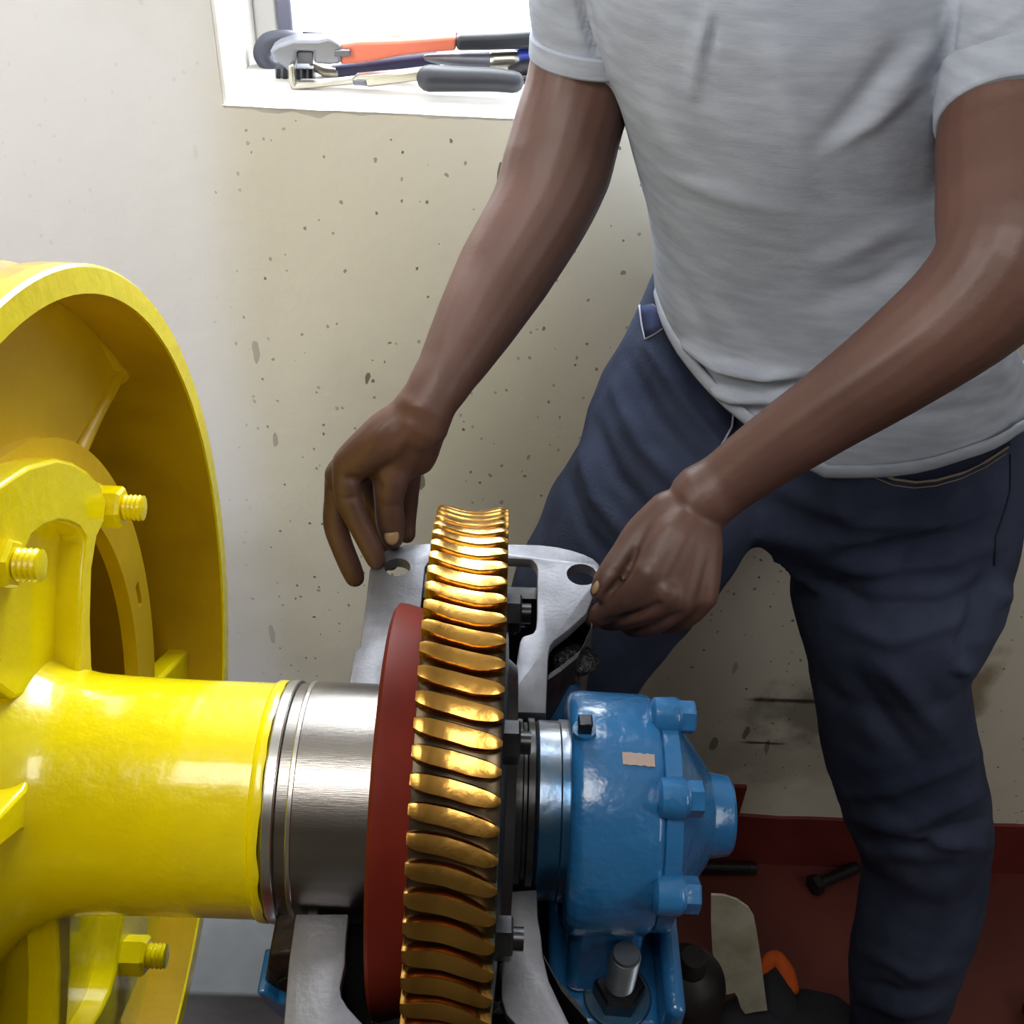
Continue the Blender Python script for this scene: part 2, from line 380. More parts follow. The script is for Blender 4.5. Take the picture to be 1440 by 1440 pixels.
# upper web sector with a straight raised edge, lower web sector with a notch
polyA = [(.336*cos(rad(23.5)), .336*sin(rad(23.5)))]+[((RI+.003)*cos(rad(a)), (RI+.003)*sin(rad(a))) for a in range(28, 152, 4)]+[(.22*cos(rad(a)), .22*sin(rad(a))) for a in range(150, 36, -6)]
radial(-.302, polyA, .02).build('web_sector', YELD, sh, bevel=.004)
def pol(x, r, a): return Vector((x, AY+r*cos(rad(a)), AZ+r*sin(rad(a))))
q = MB(); q.chain([(pol(-.304, .329, 25), .007), (pol(-.304, .28, 30), .0065), (pol(-.304, .228, 37), .007)]); q.chain([(pol(-.305, .329, 24), .008), (pol(-.307, .328, 32), .006), (pol(-.310, .328, 38), .004)]); q.build('web_rib', YELD, sh, ang=180)
polyB = sector(.232, RI+.003, -97, -31, 26); polyB = polyB[1:-1]+[(.24*cos(rad(-93)), .24*sin(rad(-93))), (.262*cos(rad(-96)), .262*sin(rad(-96)))]
radial(-.290, polyB, .022).build('web_sector', YEL, sh, bevel=.004)
# clamp ring with slots
slots = [-7, 53, 113, 173, 233, 293]
rg = MB(); N_ = 180
def slot_w(a): return min(abs((a-s_+180) % 360-180) for s_ in slots) < 2.4
r0, r1, rs0, rs1 = .194, .237, .211, .219
segs = [(r0, rs0), (rs0, rs1), (rs1, r1)]
vs = []; fs = []
for i in range(N_):
    a = rad(2*i)
    for x in (-.2935, -.305):
        for r in (r0, rs0, rs1, r1): vs.append((x, AY+r*cos(a), AZ+r*sin(a)))
for i in range(N_):
    j = (i+1) % N_; B0, B1 = i*8, j*8
    hole = slot_w(2*i+1)
    for k in range(3):
        if k == 1 and hole: continue
        fs.append((B0+k, B0+k+1, B1+k+1, B1+k)); fs.append((B0+4+k, B1+4+k, B1+5+k, B0+5+k))
    fs.append((B0, B1, B1+4, B0+4)); fs.append((B0+3, B0+7, B1+7, B1+3))
    if hole:
        fs.append((B0+1, B0+5, B1+5, B1+1)); fs.append((B0+2, B1+2, B1+6, B0+6))
    for t, BB in ((-1, B0), (1, B1)):
        if hole and not slot_w(2*i+1+2*t): fs.append((BB+1, BB+2, BB+6, BB+5))
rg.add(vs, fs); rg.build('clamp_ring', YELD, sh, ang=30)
# hub barrel with a flared root and raised lip
hb = MB(); hb.lathe([(-.345, .0), (-.345, .125), (-.318, .118), (-.303, .100), (-.290, .088), (-.276, .0815), (-.262, .0790), (-.24, .0780), (-.20, .0772), (-.1425, .0772), (-.1418, .0786), (-.1405, .0792), (-.1365, .0794), (-.1345, .0788), (-.1345, .06)], 128, C2)
hub = hb.build('hub_barrel', YEL, sh, ang=35)
me = hub.data                          # brushed, slightly lumpy paint and a ragged lip
for v in me.vertices:
    if v.co.x > .139: v.co.x += .0022*noise.noise(Vector((v.co.y*60, v.co.z*60, 3)))
# spider arms: an arched flange on two legs in front of a recessed web, copied round the hub
def yz(px, py, x): p = U(px, py, X=x); return (p.y-AY, p.z-AZ)
AO = [(-60, 742), (-30, 706), (0, 682), (40, 656), (80, 645), (104, 650), (124, 662), (142, 682), (150, 702), (147, 735), (137, 756), (130, 800), (128, 870), (130, 935), (136, 962), (108, 968)]
AI = [(112, 930), (113, 870), (116, 800), (121, 757), (112, 743), (98, 736), (82, 734), (62, 741), (45, 755), (32, 785), (24, 830), (14, 880), (2, 935), (-44, 905), (-62, 820)]
XA = -.274
def arm(turn):
    rot = lambda p: (p[0]*cos(rad(turn))-p[1]*sin(rad(turn)), p[0]*sin(rad(turn))+p[1]*cos(rad(turn)))
    q = MB(); q.prism([rot(yz(x, y, XA)) for x, y in AO+AI], (XA, AY, AZ), (0, 1, 0), (0, 0, 1), (-.045, 0, 0)); a = q.build('spider_arm', YEL, sh, bevel=.0025, bseg=2)
    q = MB(); q.prism([rot(yz(x, y, XA)) for x, y in AO[1:]+[(60, 985), (-40, 905)]], (XA-.017, AY, AZ), (0, 1, 0), (0, 0, 1), (-.028, 0, 0)); q.build('arm_web', YEL, a, bevel=.003)
for turn in (0, 90, 180): arm(turn)
# bolts
def stud_bolt(a):
    y, z = AY+.2*cos(rad(a)), AZ+.2*sin(rad(a)); p = Vector((-.278 if a == 267 else -.290, y, z))
    q = MB(); q.cyl(p+Vector((-.002, 0, 0)), p+Vector((.003, 0, 0)), .0170, 24); q.cyl(p+Vector((-.03, 0, 0)), p+Vector((-.001, 0, 0)), .0185, 24); q.hexn(p+Vector((.003, 0, 0)), (1, 0, 0), .0155, .0185, rad(a*1.7)); nut = q.build('hex_nut', YEL, sh, ang=25)
    q = MB(); q.thread(p+Vector((.0215, 0, 0)), (1, 0, 0), .0098, .0145, 4); q.build('threaded_end', YEL, nut, ang=60)
for a in (33, 87, 123, 177, 213, 267): stud_bolt(a)

# ================================================================== WORM WHEEL (gear on the shaft)
ww = thing('worm_wheel', (0, AY, AZ), 'bronze toothed worm wheel on a bright steel shaft sleeve in the gearbox', 'gear')
GX, GW, GR = -.0140, .0225, .2057     # centre, half width, outer radius
q = MB(); sl = [(-.1345, 0), (-.1345, .0785), (-.1335, .0792), (-.1265, .0792), (-.1255, .0775), (-.1190, .0775), (-.1180, .0792), (-.0600, .0792), (-.058, .05)]
q.lathe(sl, 128, C2); slv = q.build('shaft_sleeve', STEEL, ww, ang=25)
for x0, x1, r in ((-.1335, -.1265, .0796), (-.1188, -.1150, .0796)):
    q = MB(); q.lathe([(x0, .07), (x0, r-.0006), (x0+.0008, r), (x1-.0008, r), (x1, r-.0006), (x1, .07)], 96, C2); q.build('polished_ridge', RIDGE, slv, ang=25)
q = MB(); q.lathe([(-.064, .05), (-.064, .1315), (-.0615, .1350), (-.056, .1345), (-.036, .1290), (-.036, .05)], 128, C2); q.build('red_centre_disc', REDP, ww, ang=40)
def throat(x): u = (x-GX)/GW; return .0060*(1-u*u)     # how far the crown dips in the middle
root = MB(); pr = [(GX-GW, .10)]
for i in range(13):
    u = -1+2*i/12; pr.append((GX+u*GW, GR-.0085-throat(GX+u*GW)*.8-.002*(abs(u) > .99)))
pr.append((GX+GW, .10)); root.lathe(pr, 176, C2); root.build('gear_rim', GROOVE, ww, ang=50)
NT = 88; dth = 2*PI/NT
LEAF = [(-1, .0, .46), (-.92, -.05, .58), (-.64, -.06, .74), (-.14, .05, .90), (.3, .23, 1.10), (.69, .44, 1.17), (.85, .56, 1.15), (1, .74, .98)]
HV = [(0, 0), (.03, .72), (.11, .93), (.5, 1), (.89, .95), (.965, .75), (1, 0)]
def tooth_mesh():
    """broad leaf-shaped crest, blunt at the left and running down to a point at the right, dipping along the throat"""
    nu, nv = 17, len(HV); vs = []; fs = []
    for i in range(nu):
        u = -1+2*i/(nu-1); x = GX+u*(GW+.0006)
        ta = float(np.interp(u, [l[0] for l in LEAF], [l[1] for l in LEAF])); tb = float(np.interp(u, [l[0] for l in LEAF], [l[2] for l in LEAF]))
        for v, h in HV:
            h *= (1-.35*abs(u)**9)
            r = GR-.0092-throat(x)*.85+.0088*h-.0008*h*(1-abs(2*v-1))*0
            t = dth*(ta+(tb-ta)*v-.55)
            vs.append((x, r*cos(t), r*sin(t)))
    base = len(vs)
    for i in range(nu-1):
        for j in range(nv-1): fs.append((i*nv+j, i*nv+j+1, (i+1)*nv+j+1, (i+1)*nv+j))
    edge = [j for j in range(nv)]+[i*nv+nv-1 for i in range(1, nu)]+[(nu-1)*nv+j for j in range(nv-2, -1, -1)]+[i*nv for i in range(nu-2, 0, -1)]
    low = []
    for e in edge:
        p = Vector(vs[e]); rr = math.hypot(p.y, p.z); k = (rr-.006)/rr; vs.append((p.x, p.y*k, p.z*k)); low.append(len(vs)-1)
    m = len(edge)
    for i in range(m): fs.append((edge[i], low[i], low[(i+1) % m], edge[(i+1) % m]))
    fs.append(tuple(low))
    t = MB(); t.add(vs, fs); return t
t0 = tooth_mesh().build('tooth', BRONZE, ww, ang=38, off=(0, 0, 0))
t0.location = (0, 0, 0)
for k in range(1, NT): dup(t0, ww, rot=(k*dth, 0, 0))
q = MB(); q.lathe([(.004, .04), (.004, .165), (.010, .160), (.014, .10), (.020, .095), (.020, .04)], 96, C2); q.build('wheel_hub', BLACK, ww, ang=30)
for a in range(20, 380, 45):
    y, z = AY+.140*cos(rad(a)), AZ+.140*sin(rad(a)); q = MB(); q.hexn((.010, y, z), (1, 0, 0), .0125, .010, 0); hn = q.build('hub_bolt', DSTEEL, ww, ang=25)
    q = MB(); q.cyl((.018, y, z), (.026, y, z), .0065, 16); q.build('bolt_end', DSTEEL, hn)
q = MB(); q.lathe([(.018, .03), (.018, .0560), (.0205, .0595), (.025, .0595), (.026, .0570), (.028, .0570), (.029, .0600), (.033, .0600), (.0345, .0570), (.0345, .03)], 96, C2); q.build('oil_seal', BLACK, ww, ang=25)
q = MB(); q.lathe([(.0345, .03), (.0345, .0575), (.036, .0590), (.0495, .0590), (.0505, .0600), (.058, .0600), (.058, .03)], 96, C2); q.build('bearing_collar', mat('blue_smeared_steel', hexc('9a9ba0'), .28, .9, hexc('3a6c94'), 8, (.42, .6), .1, 90), ww, ang=25)

# ================================================================== GEARBOX (grey split flange, dark case)
gb = thing('gearbox_case', (0, AY, AZ-.3), 'open lower half of a gearbox with machined grey split flange around the gear', 'gearbox')
far_out = [(-.1035, .524), (-.1035, .545), (-.1030, .580), (-.0995, .5845), (-.1003, .630), (-.1017, .6720), (-.0990, .6840), (-.0945, .6920), (-.088, .6985), (-.0745, .7042), (-.0569, .7071), (-.02, .7095), (.0162, .7107), (.040, .7112), (.055, .7095), (.067, .7062), (.078, .7015), (.0855, .6965), (.0900, .6905), (.0915, .684), (.0905, .672), (.0862, .6581), (.0776, .6315), (.0628, .6125), (.0510, .600), (.0480, .5945), (.0462, .585), (.0440, .527)]
far_in = [(.0085, .527), (.0083, .5345), (.0150, .542), (.0195, .552), (.0225, .584), (.0240, .597), (.0262, .603), (.0346, .607), (.0366, .612), (.0374, .623), (.0381, .681), (.0365, .687), (.0333, .692), (.0250, .6925), (-.045, .6925), (-.052, .688), (-.056, .678), (-.056, .62), (-.060, .60), (-.074, .585), (-.079, .574), (-.080, .524)]
near_in = [(-.080, .3626), (-.0795, .345), (-.0780, .330), (-.0790, .316), (-.0775, .310), (-.0730, .304), (-.0640, .2955), (-.0500, .286), (-.0500, .215), (-.045, .205), (.030, .205), (.036, .212), (.036, .280), (.0244, .2975), (.0190, .303), (.0160, .312), (.0157, .330), (.0190, .348), (.0192, .364), (.0160, .372), (.0076, .3806)]
near_out = [(.0369, .384), (.0375, .365), (.0395, .352), (.0405, .340), (.0440, .324), (.0550, .300), (.0700, .280), (.0880, .240), (.0915, .205), (.086, .192), (.067, .183), (.0162, .178), (-.0569, .181), (-.088, .190), (-.1017, .217), (-.1040, .26), (-.1085, .295), (-.1116, .330), (-.1125, .3613)]
FT = .010
for nm, poly in (('split_flange', far_out+far_in), ('split_flange', near_in+near_out)):
    q = MB(); q.prism(poly, (0, 0, AZ-FT), (1, 0, 0), (0, 1, 0), (0, 0, FT)); fo = q.build(nm, IRON, gb, ang=30, bevel=.0012)
    # bolt holes cut right through
    bpy.context.view_layer.objects.active = fo
    for hx, hy, r in ((-.0790, .6760, .0108), (.0752, .6762, .0128), (-.079, .213, .0108), (.0752, .2128, .0128)):
        if (hy > .4) != (poly[0][1] > .4): continue
        cut = MB(); cut.cyl((hx, hy, AZ-.06), (hx, hy, AZ+.03), r, 40); co = cut.build('cutter', IRON)
        bo = fo.modifiers.new('hole', 'BOOLEAN'); bo.object = co; bo.operation = 'DIFFERENCE'; bo.solver = 'EXACT'
        dg = bpy.context.evaluated_depsgraph_get(); me2 = bpy.data.meshes.new_from_object(fo.evaluated_get(dg))
        fo.modifiers.clear(); fo.data = me2; me2.set_sharp_from_angle(angle=rad(30))
        bpy.data.objects.remove(co)
def inset(poly, f, cy):                # pull an outline towards the middle
    return [(x*(f+.11), cy+(y-cy)*f) for x, y in poly]
wl = MB()                              # case walls under each half of the flange, with a thick floor
def wall_strip(outer, z0, z1, f=.84, t=.79):
    o_ = inset(outer, f, AY); i_ = inset(outer, t, AY); n = len(o_)
    vs = [(x, y, z1) for x, y in o_]+[(x, y, z1) for x, y in i_]+[(x, y, z0) for x, y in o_]+[(x, y, z0) for x, y in i_]; fs = []
    for i in range(n-1):
        fs += [(i, i+1, n+i+1, n+i), (2*n+i, 3*n+i, 3*n+i+1, 2*n+i+1), (i, 2*n+i, 2*n+i+1, i+1), (n+i, n+i+1, 3*n+i+1, 3*n+i)]
    fs += [(0, n, 3*n, 2*n), (n-1, 3*n-1, 4*n-1, 2*n-1)]
    wl.add(vs, fs)
fo2 = [(-.1035, .50)]+far_out[1:-1]+[(.0440, .50)]; no2 = near_out
wall_strip(fo2, AZ-.30, AZ-FT); wall_strip(near_out, AZ-.30, AZ-FT)
wl.box((-.100, AY-.08, AZ-.30), (-.088, AY+.08, AZ-.086)); wl.box((.030, AY-.08, AZ-.30), (.042, AY+.08, AZ-.066))
wl.box((-.10, AY-.255, AZ-.31), (.088, AY+.255, AZ-.28))
wl.build('case_wall', BLACK, gb, ang=30)
q = MB()                               # shaggy sealant/casting roughness under the right ear
q.ball((.070, .612, AZ-.035), .02, 18, 12, (1, .8, .5)); o = q.build('rough_casting', mat('rough_black_casting', (.02, .02, .022), .25, .3, bump=1.0, bscale=260), gb)
for a, b, r in (((.064, .598, AZ-.045), (.050, .560, AZ-.10), .012), ((.050, .560, AZ-.10), (.046, .50, AZ-.16), .012)):
    q = MB(); q.cyl(a, b, r, 20); q.build('case_rib', BLUED, gb)
q = MB(); q.prism([(-.1375, AZ-.050), (-.131, AZ-.050), (-.124, AZ-.062), (-.106, AZ-.066), (-.106, AZ-.088), (-.124, AZ-.086), (-.1345, AZ-.066)], (0, .335, 0), (1, 0, 0), (0, 0, 1), (0, .03, 0)); q.build('bearing_bracket', BLUE, gb, bevel=.002)
q = MB(); q.prism([(-.1335, AZ-.052), (-.127, AZ-.015), (-.106, AZ-.010), (-.106, AZ-.066), (-.124, AZ-.062)], (0, .342, 0), (1, 0, 0), (0, 0, 1), (0, .03, 0)); q.build('grimy_saddle', mat('grimy_brown_iron', hexc('33261e'), .5, .2, hexc('141213'), 60, bump=.6), gb, bevel=.002)
q = MB(); q.hexn((-.117, .343, AZ-.045), (0, -1, .2), .0075, .006); q.build('bracket_bolt', DSTEEL, gb, ang=25)
q = MB(); q.prism([(-.001, 0), (.006, .002), (.001, .009)], (.022, .283, AZ-.06), (1, 0, 0), (0, 1, 0), (0, 0, .002)); q.build('metal_chip', RIDGE, gb)

# ================================================================== BEARING HOUSING (blue)
bh = thing('bearing_housing', (.09, AY, AZ-.12), 'glossy blue painted round bearing housing with bolted end cap', 'bearing housing')
q = MB(); q.lathe([(.055, .055), (.055, .074), (.0575, .0785), (.063, .0800), (.108, .0790), (.112, .0765), (.114, .070), (.114, .05)], 128, C2); body = q.build('housing_body', BLUE, bh, ang=50)
q = MB(); q.lathe([(.123, .04), (.112, .0735), (.1135, .0765), (.1235, .0765), (.1245, .075), (.132, .060), (.150, .034), (.1515, .030), (.1535, .0285), (.166, .0265), (.1680, .0245), (.1680, 0)], 128, C2); capo = q.build('end_cap', BLUE, bh, ang=35)
q = MB(); q.lathe([(.1678, .006), (.1690, .006), (.1690, 0)], 20, C2); q.build('cap_centre', BLUE, capo)
for a in (73, 118, 163, 253, 298, 343):
    y, z = AY+.0775*cos(rad(a)), AZ+.0775*sin(rad(a))
    q = MB(); q.lathe([(.1065, 0), (.1065, .009), (.109, .0125), (.1230, .0130), (.1245, .012), (.1245, 0)], 24, (y, z)); lug = q.build('bolt_lug', BLUE, bh, ang=40)
    q = MB(); q.cyl((.1245, y, z), (.1262, y, z), .0115, 20); q.hexn((.1262, y, z), (1, 0, 0), .0112, .0095, rad(a)); q.build('cap_bolt', BLUE, lug, ang=25)
p = Vector((.0625, AY+.003, AZ+.079)); q = MB(); q.cyl(p, p+Vector((0, 0, .004)), .0075, 20); plug = q.build('plug_seat', BLUE, bh)
q = MB(); q.box(p+Vector((-.0045, -.0045, .003)), p+Vector((.0045, .0045, .013))); q.build('grease_plug', DSTEEL, plug, bevel=.001)
q = MB(); n = 9                        # scraped strip where a plate was fixed
pts = []
for i in range(n+1):
    x = .086+.020*i/n; wv = .0042+.0008*noise.noise(Vector((i*.9, 0, 4)))
    for s in (-1, 1):
        a = rad(101)+s*wv/.0805+.012*i/n; pts.append((x, AY+.0802*cos(a), AZ+.0802*sin(a)))
q.add(pts+[(x, AY+(y-AY)*.985, AZ+(z-AZ)*.985) for x, y, z in pts], [(2*i, 2*i+1, 2*i+3, 2*i+2) for i in range(n)]+[(0, 2*n+2, 2*n+3, 1), (2*n, 2*n+1, 4*n+3, 4*n+2)]+[(2*i, 2*i+2, 2*n+4+2*i, 2*n+2+2*i) for i in range(n)]+[(2*i+1, 2*n+3+2*i, 2*n+5+2*i, 2*i+3) for i in range(n)])
q.build('scraped_strip', BARE, body, ang=60)
ZB = AZ-.112                           # top of the foot
q = MB(); q.box((.052, AY-.095, ZB-.045), (.128, AY+.10, ZB)); q.build('foot', BLUE, bh, bevel=.006, bseg=3)
q = MB(); q.prism([(-.074, -.112), (-.060, -.03), (.060, -.03), (.074, -.112)], (.062, AY, AZ), (0, 1, 0), (0, 0, 1), (.05, 0, 0)); q.build('pedestal_web', BLUE, bh, bevel=.008, bseg=3)
q = MB(); q.box((.127, AY-.10, ZB-.03), (.1405, AY+.11, AZ-.078)); q.build('side_rib', BLUE, bh, bevel=.006, bseg=3)
st = thing('foundation_stud', (.0987, .3705, ZB), 'upright steel stud with washer and hex nut in front of the blue housing', 'bolt')
sp = Vector((.0987, .3705, ZB))
q = MB(); q.cyl(sp, sp+Vector((0, 0, .004)), .0235, 32); q.build('washer', mat('blue_stained_steel', hexc('48596a'), .4, .6, hexc('2c5878'), 30), st, bevel=.001)
q = MB(); q.hexn(sp+Vector((0, 0, .004)), (0, 0, 1), .0175, .016, rad(12)); q.build('hex_nut', DSTEEL, st, ang=25)
q = MB(); q.thread(sp+Vector((0, 0, .018)), (0, 0, 1), .0102, .042, 16, 24); q.cyl(sp+Vector((0, 0, .058)), sp+Vector((0, 0, .0615)), .0098, 24, .0085); q.build('threaded_rod', mat('stud_steel', hexc('8a9096'), .35, .85, hexc('5a6a78'), 20), st, ang=60)
# machine bed carrying gearbox and bearing
mb_ = thing('machine_bed', (.05, AY, 0), 'dark blue steel bed frame under the gearbox and bearing housing', 'machine base')
q = MB(); q.box((-.09, AY-.24, .70), (.148, AY+.24, AZ-.312)); q.build('bed_plate', BLUED, mb_, bevel=.006)
q = MB(); q.box((.100, AY-.10, AZ-.312), (.146, AY+.12, ZB-.046)); q.box((.052, AY-.10, AZ-.312), (.10, AY+.12, ZB-.046)); q.build('bearing_pedestal', BLUE, mb_, bevel=.006)
q = MB(); q.box((-.075, AY-.20, .0), (.130, AY+.20, .70)); q.build('bed_leg', BLUED, mb_, bevel=.006)
lg = MB(); lg.box((-.75, .5535, 0), (-.13, .77, .60)); o = lg.build('plinth', LEDGE, bevel=.004); tag(o, 'grey painted concrete ledge low down behind the sheave', 'plinth')

# ================================================================== PERSON
def fused(name, mb, voxel, it=6, fac=.5):
    """one continuous skin over overlapping closed shapes"""
    me = bpy.data.meshes.new(name); me.from_pydata(mb.v, [], mb.f)
    bm = bmesh.new(); bm.from_mesh(me); bmesh.ops.recalc_face_normals(bm, faces=bm.faces); bm.to_mesh(me); bm.free()
    o = bpy.data.objects.new(name, me); COL.objects.link(o)
    r = o.modifiers.new('r', 'REMESH'); r.mode = 'VOXEL'; r.voxel_size = voxel
    s = o.modifiers.new('s', 'SMOOTH'); s.iterations = it; s.factor = fac
    dg = bpy.context.evaluated_depsgraph_get(); out = bpy.data.meshes.new_from_object(o.evaluated_get(dg))
    bpy.data.objects.remove(o); bpy.data.meshes.remove(me); out.name = name
    return out
def arrays(me):
    n = len(me.vertices); co = np.empty(n*3, 'f'); me.vertices.foreach_get('co', co); no = np.empty(n*3, 'f'); me.vertex_normals.foreach_get('vector', no)
    return co.reshape(-1, 3).astype(float), no.reshape(-1, 3).astype(float)
def sculpt(me, strokes, wrinkle=None):
    """strokes: (points, height m, half width px) raised (or cut, if negative) along a line surveyed on the photograph, on the side it shows"""
    co, no = arrays(me); x, y = PJ(co); fac = ((CAMn-co)/np.linalg.norm(CAMn-co, axis=1)[:, None]*no).sum(1).clip(0, 1)
    dsp = np.zeros(len(co))
    for pts, amp, wd in strokes:
        best = np.full(len(co), 1e9); L_ = len(pts)-1; tt = np.zeros(len(co))
        for i in range(L_):
            a = np.array(pts[i], float); b = np.array(pts[i+1], float); ab = b-a
            t = (((x-a[0])*ab[0]+(y-a[1])*ab[1])/(ab@ab)).clip(0, 1)
            dd = np.hypot(x-a[0]-t*ab[0], y-a[1]-t*ab[1]); m = dd < best; best[m] = dd[m]; tt[m] = (i+t[m])/L_
        taper = np.sin(np.pi*(.12+.76*tt))
        dsp += amp*np.exp(-(best/wd)**2)*taper*np.sqrt(fac)
    if wrinkle is not None: dsp += wrinkle(co)
    co = co+no*dsp[:, None]; me.vertices.foreach_set('co', co.astype('f').ravel()); me.update()
def shift(me, off):
    me.transform(Matrix.Translation(-Vector(off)))
def R_(px, py, Y, hw, fl=1):           # joint on the survey ray at depth Y, half width in survey pixels
    p = U(px, py, Y=Y); return (p, hw*((p-CAM) @ FW)/FPX, fl)
def J(px, py, z, r, fl=1): return (U(px, py, Z=z), r, fl)
PO = (.36, .84, 0)
person = thing('person', PO, 'person in grey heather T-shirt and dark jeans leaning over the gear, hands on the flange', 'person')
b_ = MB()
# trunk, neck and head (above the picture, but there from elsewhere)
b_.chain([((.37, .95, .98), .08, .8), ((.31, .95, 1.20), .095, .8), ((.25, .935, 1.40), .105, .75), ((.235, .92, 1.52), .09, .7)], nrm=(0, 1, 0))
b_.chain([((.09, .95, 1.545), .045), ((.23, .92, 1.57), .055), ((.38, .90, 1.55), .045)])
b_.chain([((.235, .90, 1.58), .062), ((.235, .865, 1.68), .056), ((.235, .85, 1.74), .056)])
HC = Vector((.235, .835, 1.80)); hr = Matrix.Rotation(rad(28), 3, 'X')
b_.ball(HC, .1, 24, 16, (.76, .95, 1.08), hr)
b_.ball(HC+hr @ Vector((0, -.035, -.055)), .07, 20, 14, (.80, .85, 1.0), hr)
b_.chain([(HC+hr @ Vector((0, -.094, .012)), .008), (HC+hr @ Vector((0, -.112, -.022)), .014), (HC+hr @ Vector((0, -.100, -.030)), .012)])
for s in (-1, 1):
    b_.ball(HC+hr @ Vector((s*.017, -.100, -.028)), .011, 10, 8); b_.ball(HC+hr @ Vector((s*.080, .005, -.012)), .032, 12, 8, (.3, .6, 1), hr)
    b_.ball(HC+hr @ Vector((s*.033, -.086, .026)), .018, 12, 8, (1.2, .5, .5), hr)
for z, r in ((-.058, .010), (-.070, .011)): b_.chain([(HC+hr @ Vector((-.022, -.088, z)), r*.7), (HC+hr @ Vector((0, -.096, z)), r), (HC+hr @ Vector((.022, -.088, z)), r*.7)])
# right arm (image left): shoulder, elbow, wrist
b_.chain([((.075, .955, 1.55), .042), R_(832, 20, .955, 76), R_(815, 120, .945, 76), R_(797, 185, .93, 77), R_(782, 240, .91, 78), R_(758, 300, .885, 72), R_(708, 385, .845, 68), R_(668, 455, .80, 58), R_(628, 525, .755, 44), R_(606, 560, .735, 40), R_(588, 592, .727, 46)], seg=20)
# left arm (image right)
b_.chain([((.395, .90, 1.545), .045), R_(1415, 40, .845, 78), R_(1414, 90, .83, 84), R_(1415, 150, .80, 88), R_(1415, 200, .78, 95), R_(1422, 290, .735, 102), R_(1415, 360, .70, 98), R_(1370, 425, .69, 90), R_(1270, 505, .69, 74), R_(1165, 578, .695, 60), R_(1085, 632, .70, 52), R_(1022, 678, .70, 46), R_(990, 700, .695, 50)], seg=20)
# right hand: palm, thumb on the flange, fingers wrapping its far corner
RW = (595, 580, .730)
for px, py, Y, r0, r1 in ((492, 652, .712, .021, .0150), (480, 668, .722, .020, .0145), (520, 660, .735, .020, .0150), (556, 660, .725, .021, .0165), (585, 640, .735, .021, .018)):
    b_.chain([(U(*RW[:2], Y=RW[2]), r0), (U((RW[0]+px)/2, (RW[1]+py)/2-4, Y=(RW[2]+Y)/2-.003), (r0+r1)/2+.002), (U(px, py, Y=Y), r1)])
b_.chain([R_(560, 640, .722, 26), R_(550, 672, .714, 27), R_(547, 705, .709, 21), R_(549, 735, .706, 21), J(552, 757, 1.117, .0098)])                                   # thumb
b_.chain([R_(492, 650, .712, 24), R_(487, 684, .703, 20), R_(494, 712, .697, 19.5), R_(508, 742, .690, 17), R_(522, 770, .683, 16.5), R_(529, 788, .678, 14)])         # index
b_.chain([R_(478, 668, .724, 22), R_(473, 705, .716, 18), R_(472, 738, .708, 18), R_(481, 768, .700, 16.5), R_(492, 795, .694, 16), R_(499, 812, .690, 14.5)])         # middle
b_.chain([R_(520, 668, .735, 21), R_(527, 705, .738, 16), R_(537, 740, .732, 16), U(545, 770, Z=1.078) and (U(543, 770, Z=1.076), .0085), (U(549, 791, Z=1.072), .0080)])   # ring, under the flange
b_.chain([R_(575, 655, .738, 20), R_(574, 700, .745, 15), R_(571, 730, .744, 15), R_(572, 752, .738, 13)])                                                              # little finger behind the thumb
# left hand
LW = U(978, 716, Y=.690)
for px, py, z, r0, r1 in ((912, 766, 1.150, .018, .0140), (912, 808, 1.146, .020, .0145), (925, 822, 1.140, .020, .0155), (955, 838, 1.132, .020, .0155), (985, 835, 1.128, .019, .0150)):
    p1 = U(px, py, Z=z); b_.chain([(LW, r0), (LW.lerp(p1, .5)+Vector((0, 0, .004)), (r0+r1)/2+.003), (p1, r1)])
b_.chain([J(940, 718, 1.172, .017), J(903, 750, 1.156, .0150), J(880, 778, 1.146, .0122), J(862, 805, 1.137, .0122), J(851, 820, 1.131, .0110), J(844, 832, 1.1255, .0086)])                        # thumb
b_.chain([J(912, 806, 1.148, .0150), J(888, 832, 1.133, .0122), J(868, 850, 1.116, .0118), J(848, 862, 1.102, .0100), J(832, 868, 1.094, .0086)])                        # index
b_.chain([J(935, 832, 1.138, .0150), J(908, 858, 1.118, .0122), J(878, 866, 1.100, .0115), J(860, 872, 1.082, .0092), J(850, 872, 1.072, .0085)])                        # middle
b_.chain([J(955, 842, 1.130, .0150), J(930, 866, 1.110, .0122), J(906, 878, 1.092, .0112), J(886, 880, 1.076, .0090)])                                                 # ring
b_.chain([J(985, 838, 1.126, .0140), J(968, 862, 1.108, .0112), J(946, 874, 1.092, .0100), J(925, 878, 1.078, .0085)])                                                 # little
bm_ = fused('body', b_, .0024, 5, .5)
sculpt(bm_, [
    ([(545, 590), (510, 640)], .0020, 7), ([(575, 600), (552, 655)], .0022, 8), ([(480, 672), (512, 676)], -.0022, 5), ([(478, 702), (506, 700)], -.0015, 4), ([(520, 668), (536, 690)], -.0025, 7),
    ([(538, 712), (566, 712)], -.0010, 4), ([(560, 560), (600, 578)], .0022, 10), ([(690, 300), (640, 420), (612, 520)], .0022, 14), ([(590, 480), (575, 540)], .002, 7),
    ([(975, 705), (920, 755), (893, 790)], .0014, 10), ([(985, 720), (940, 810)], .0010, 12), ([(855, 800), (872, 806)], -.0010, 4),
    ([(896, 776), (880, 806), (862, 828), (850, 842)], -.006, 5), ([(925, 850), (890, 866), (850, 876)], -.006, 5), ([(960, 862), (925, 876), (885, 886)], -.004, 5), ([(1290, 470), (1150, 560), (1040, 640)], .0018, 16), ([(975, 660), (1010, 735)], -.0012, 7)])
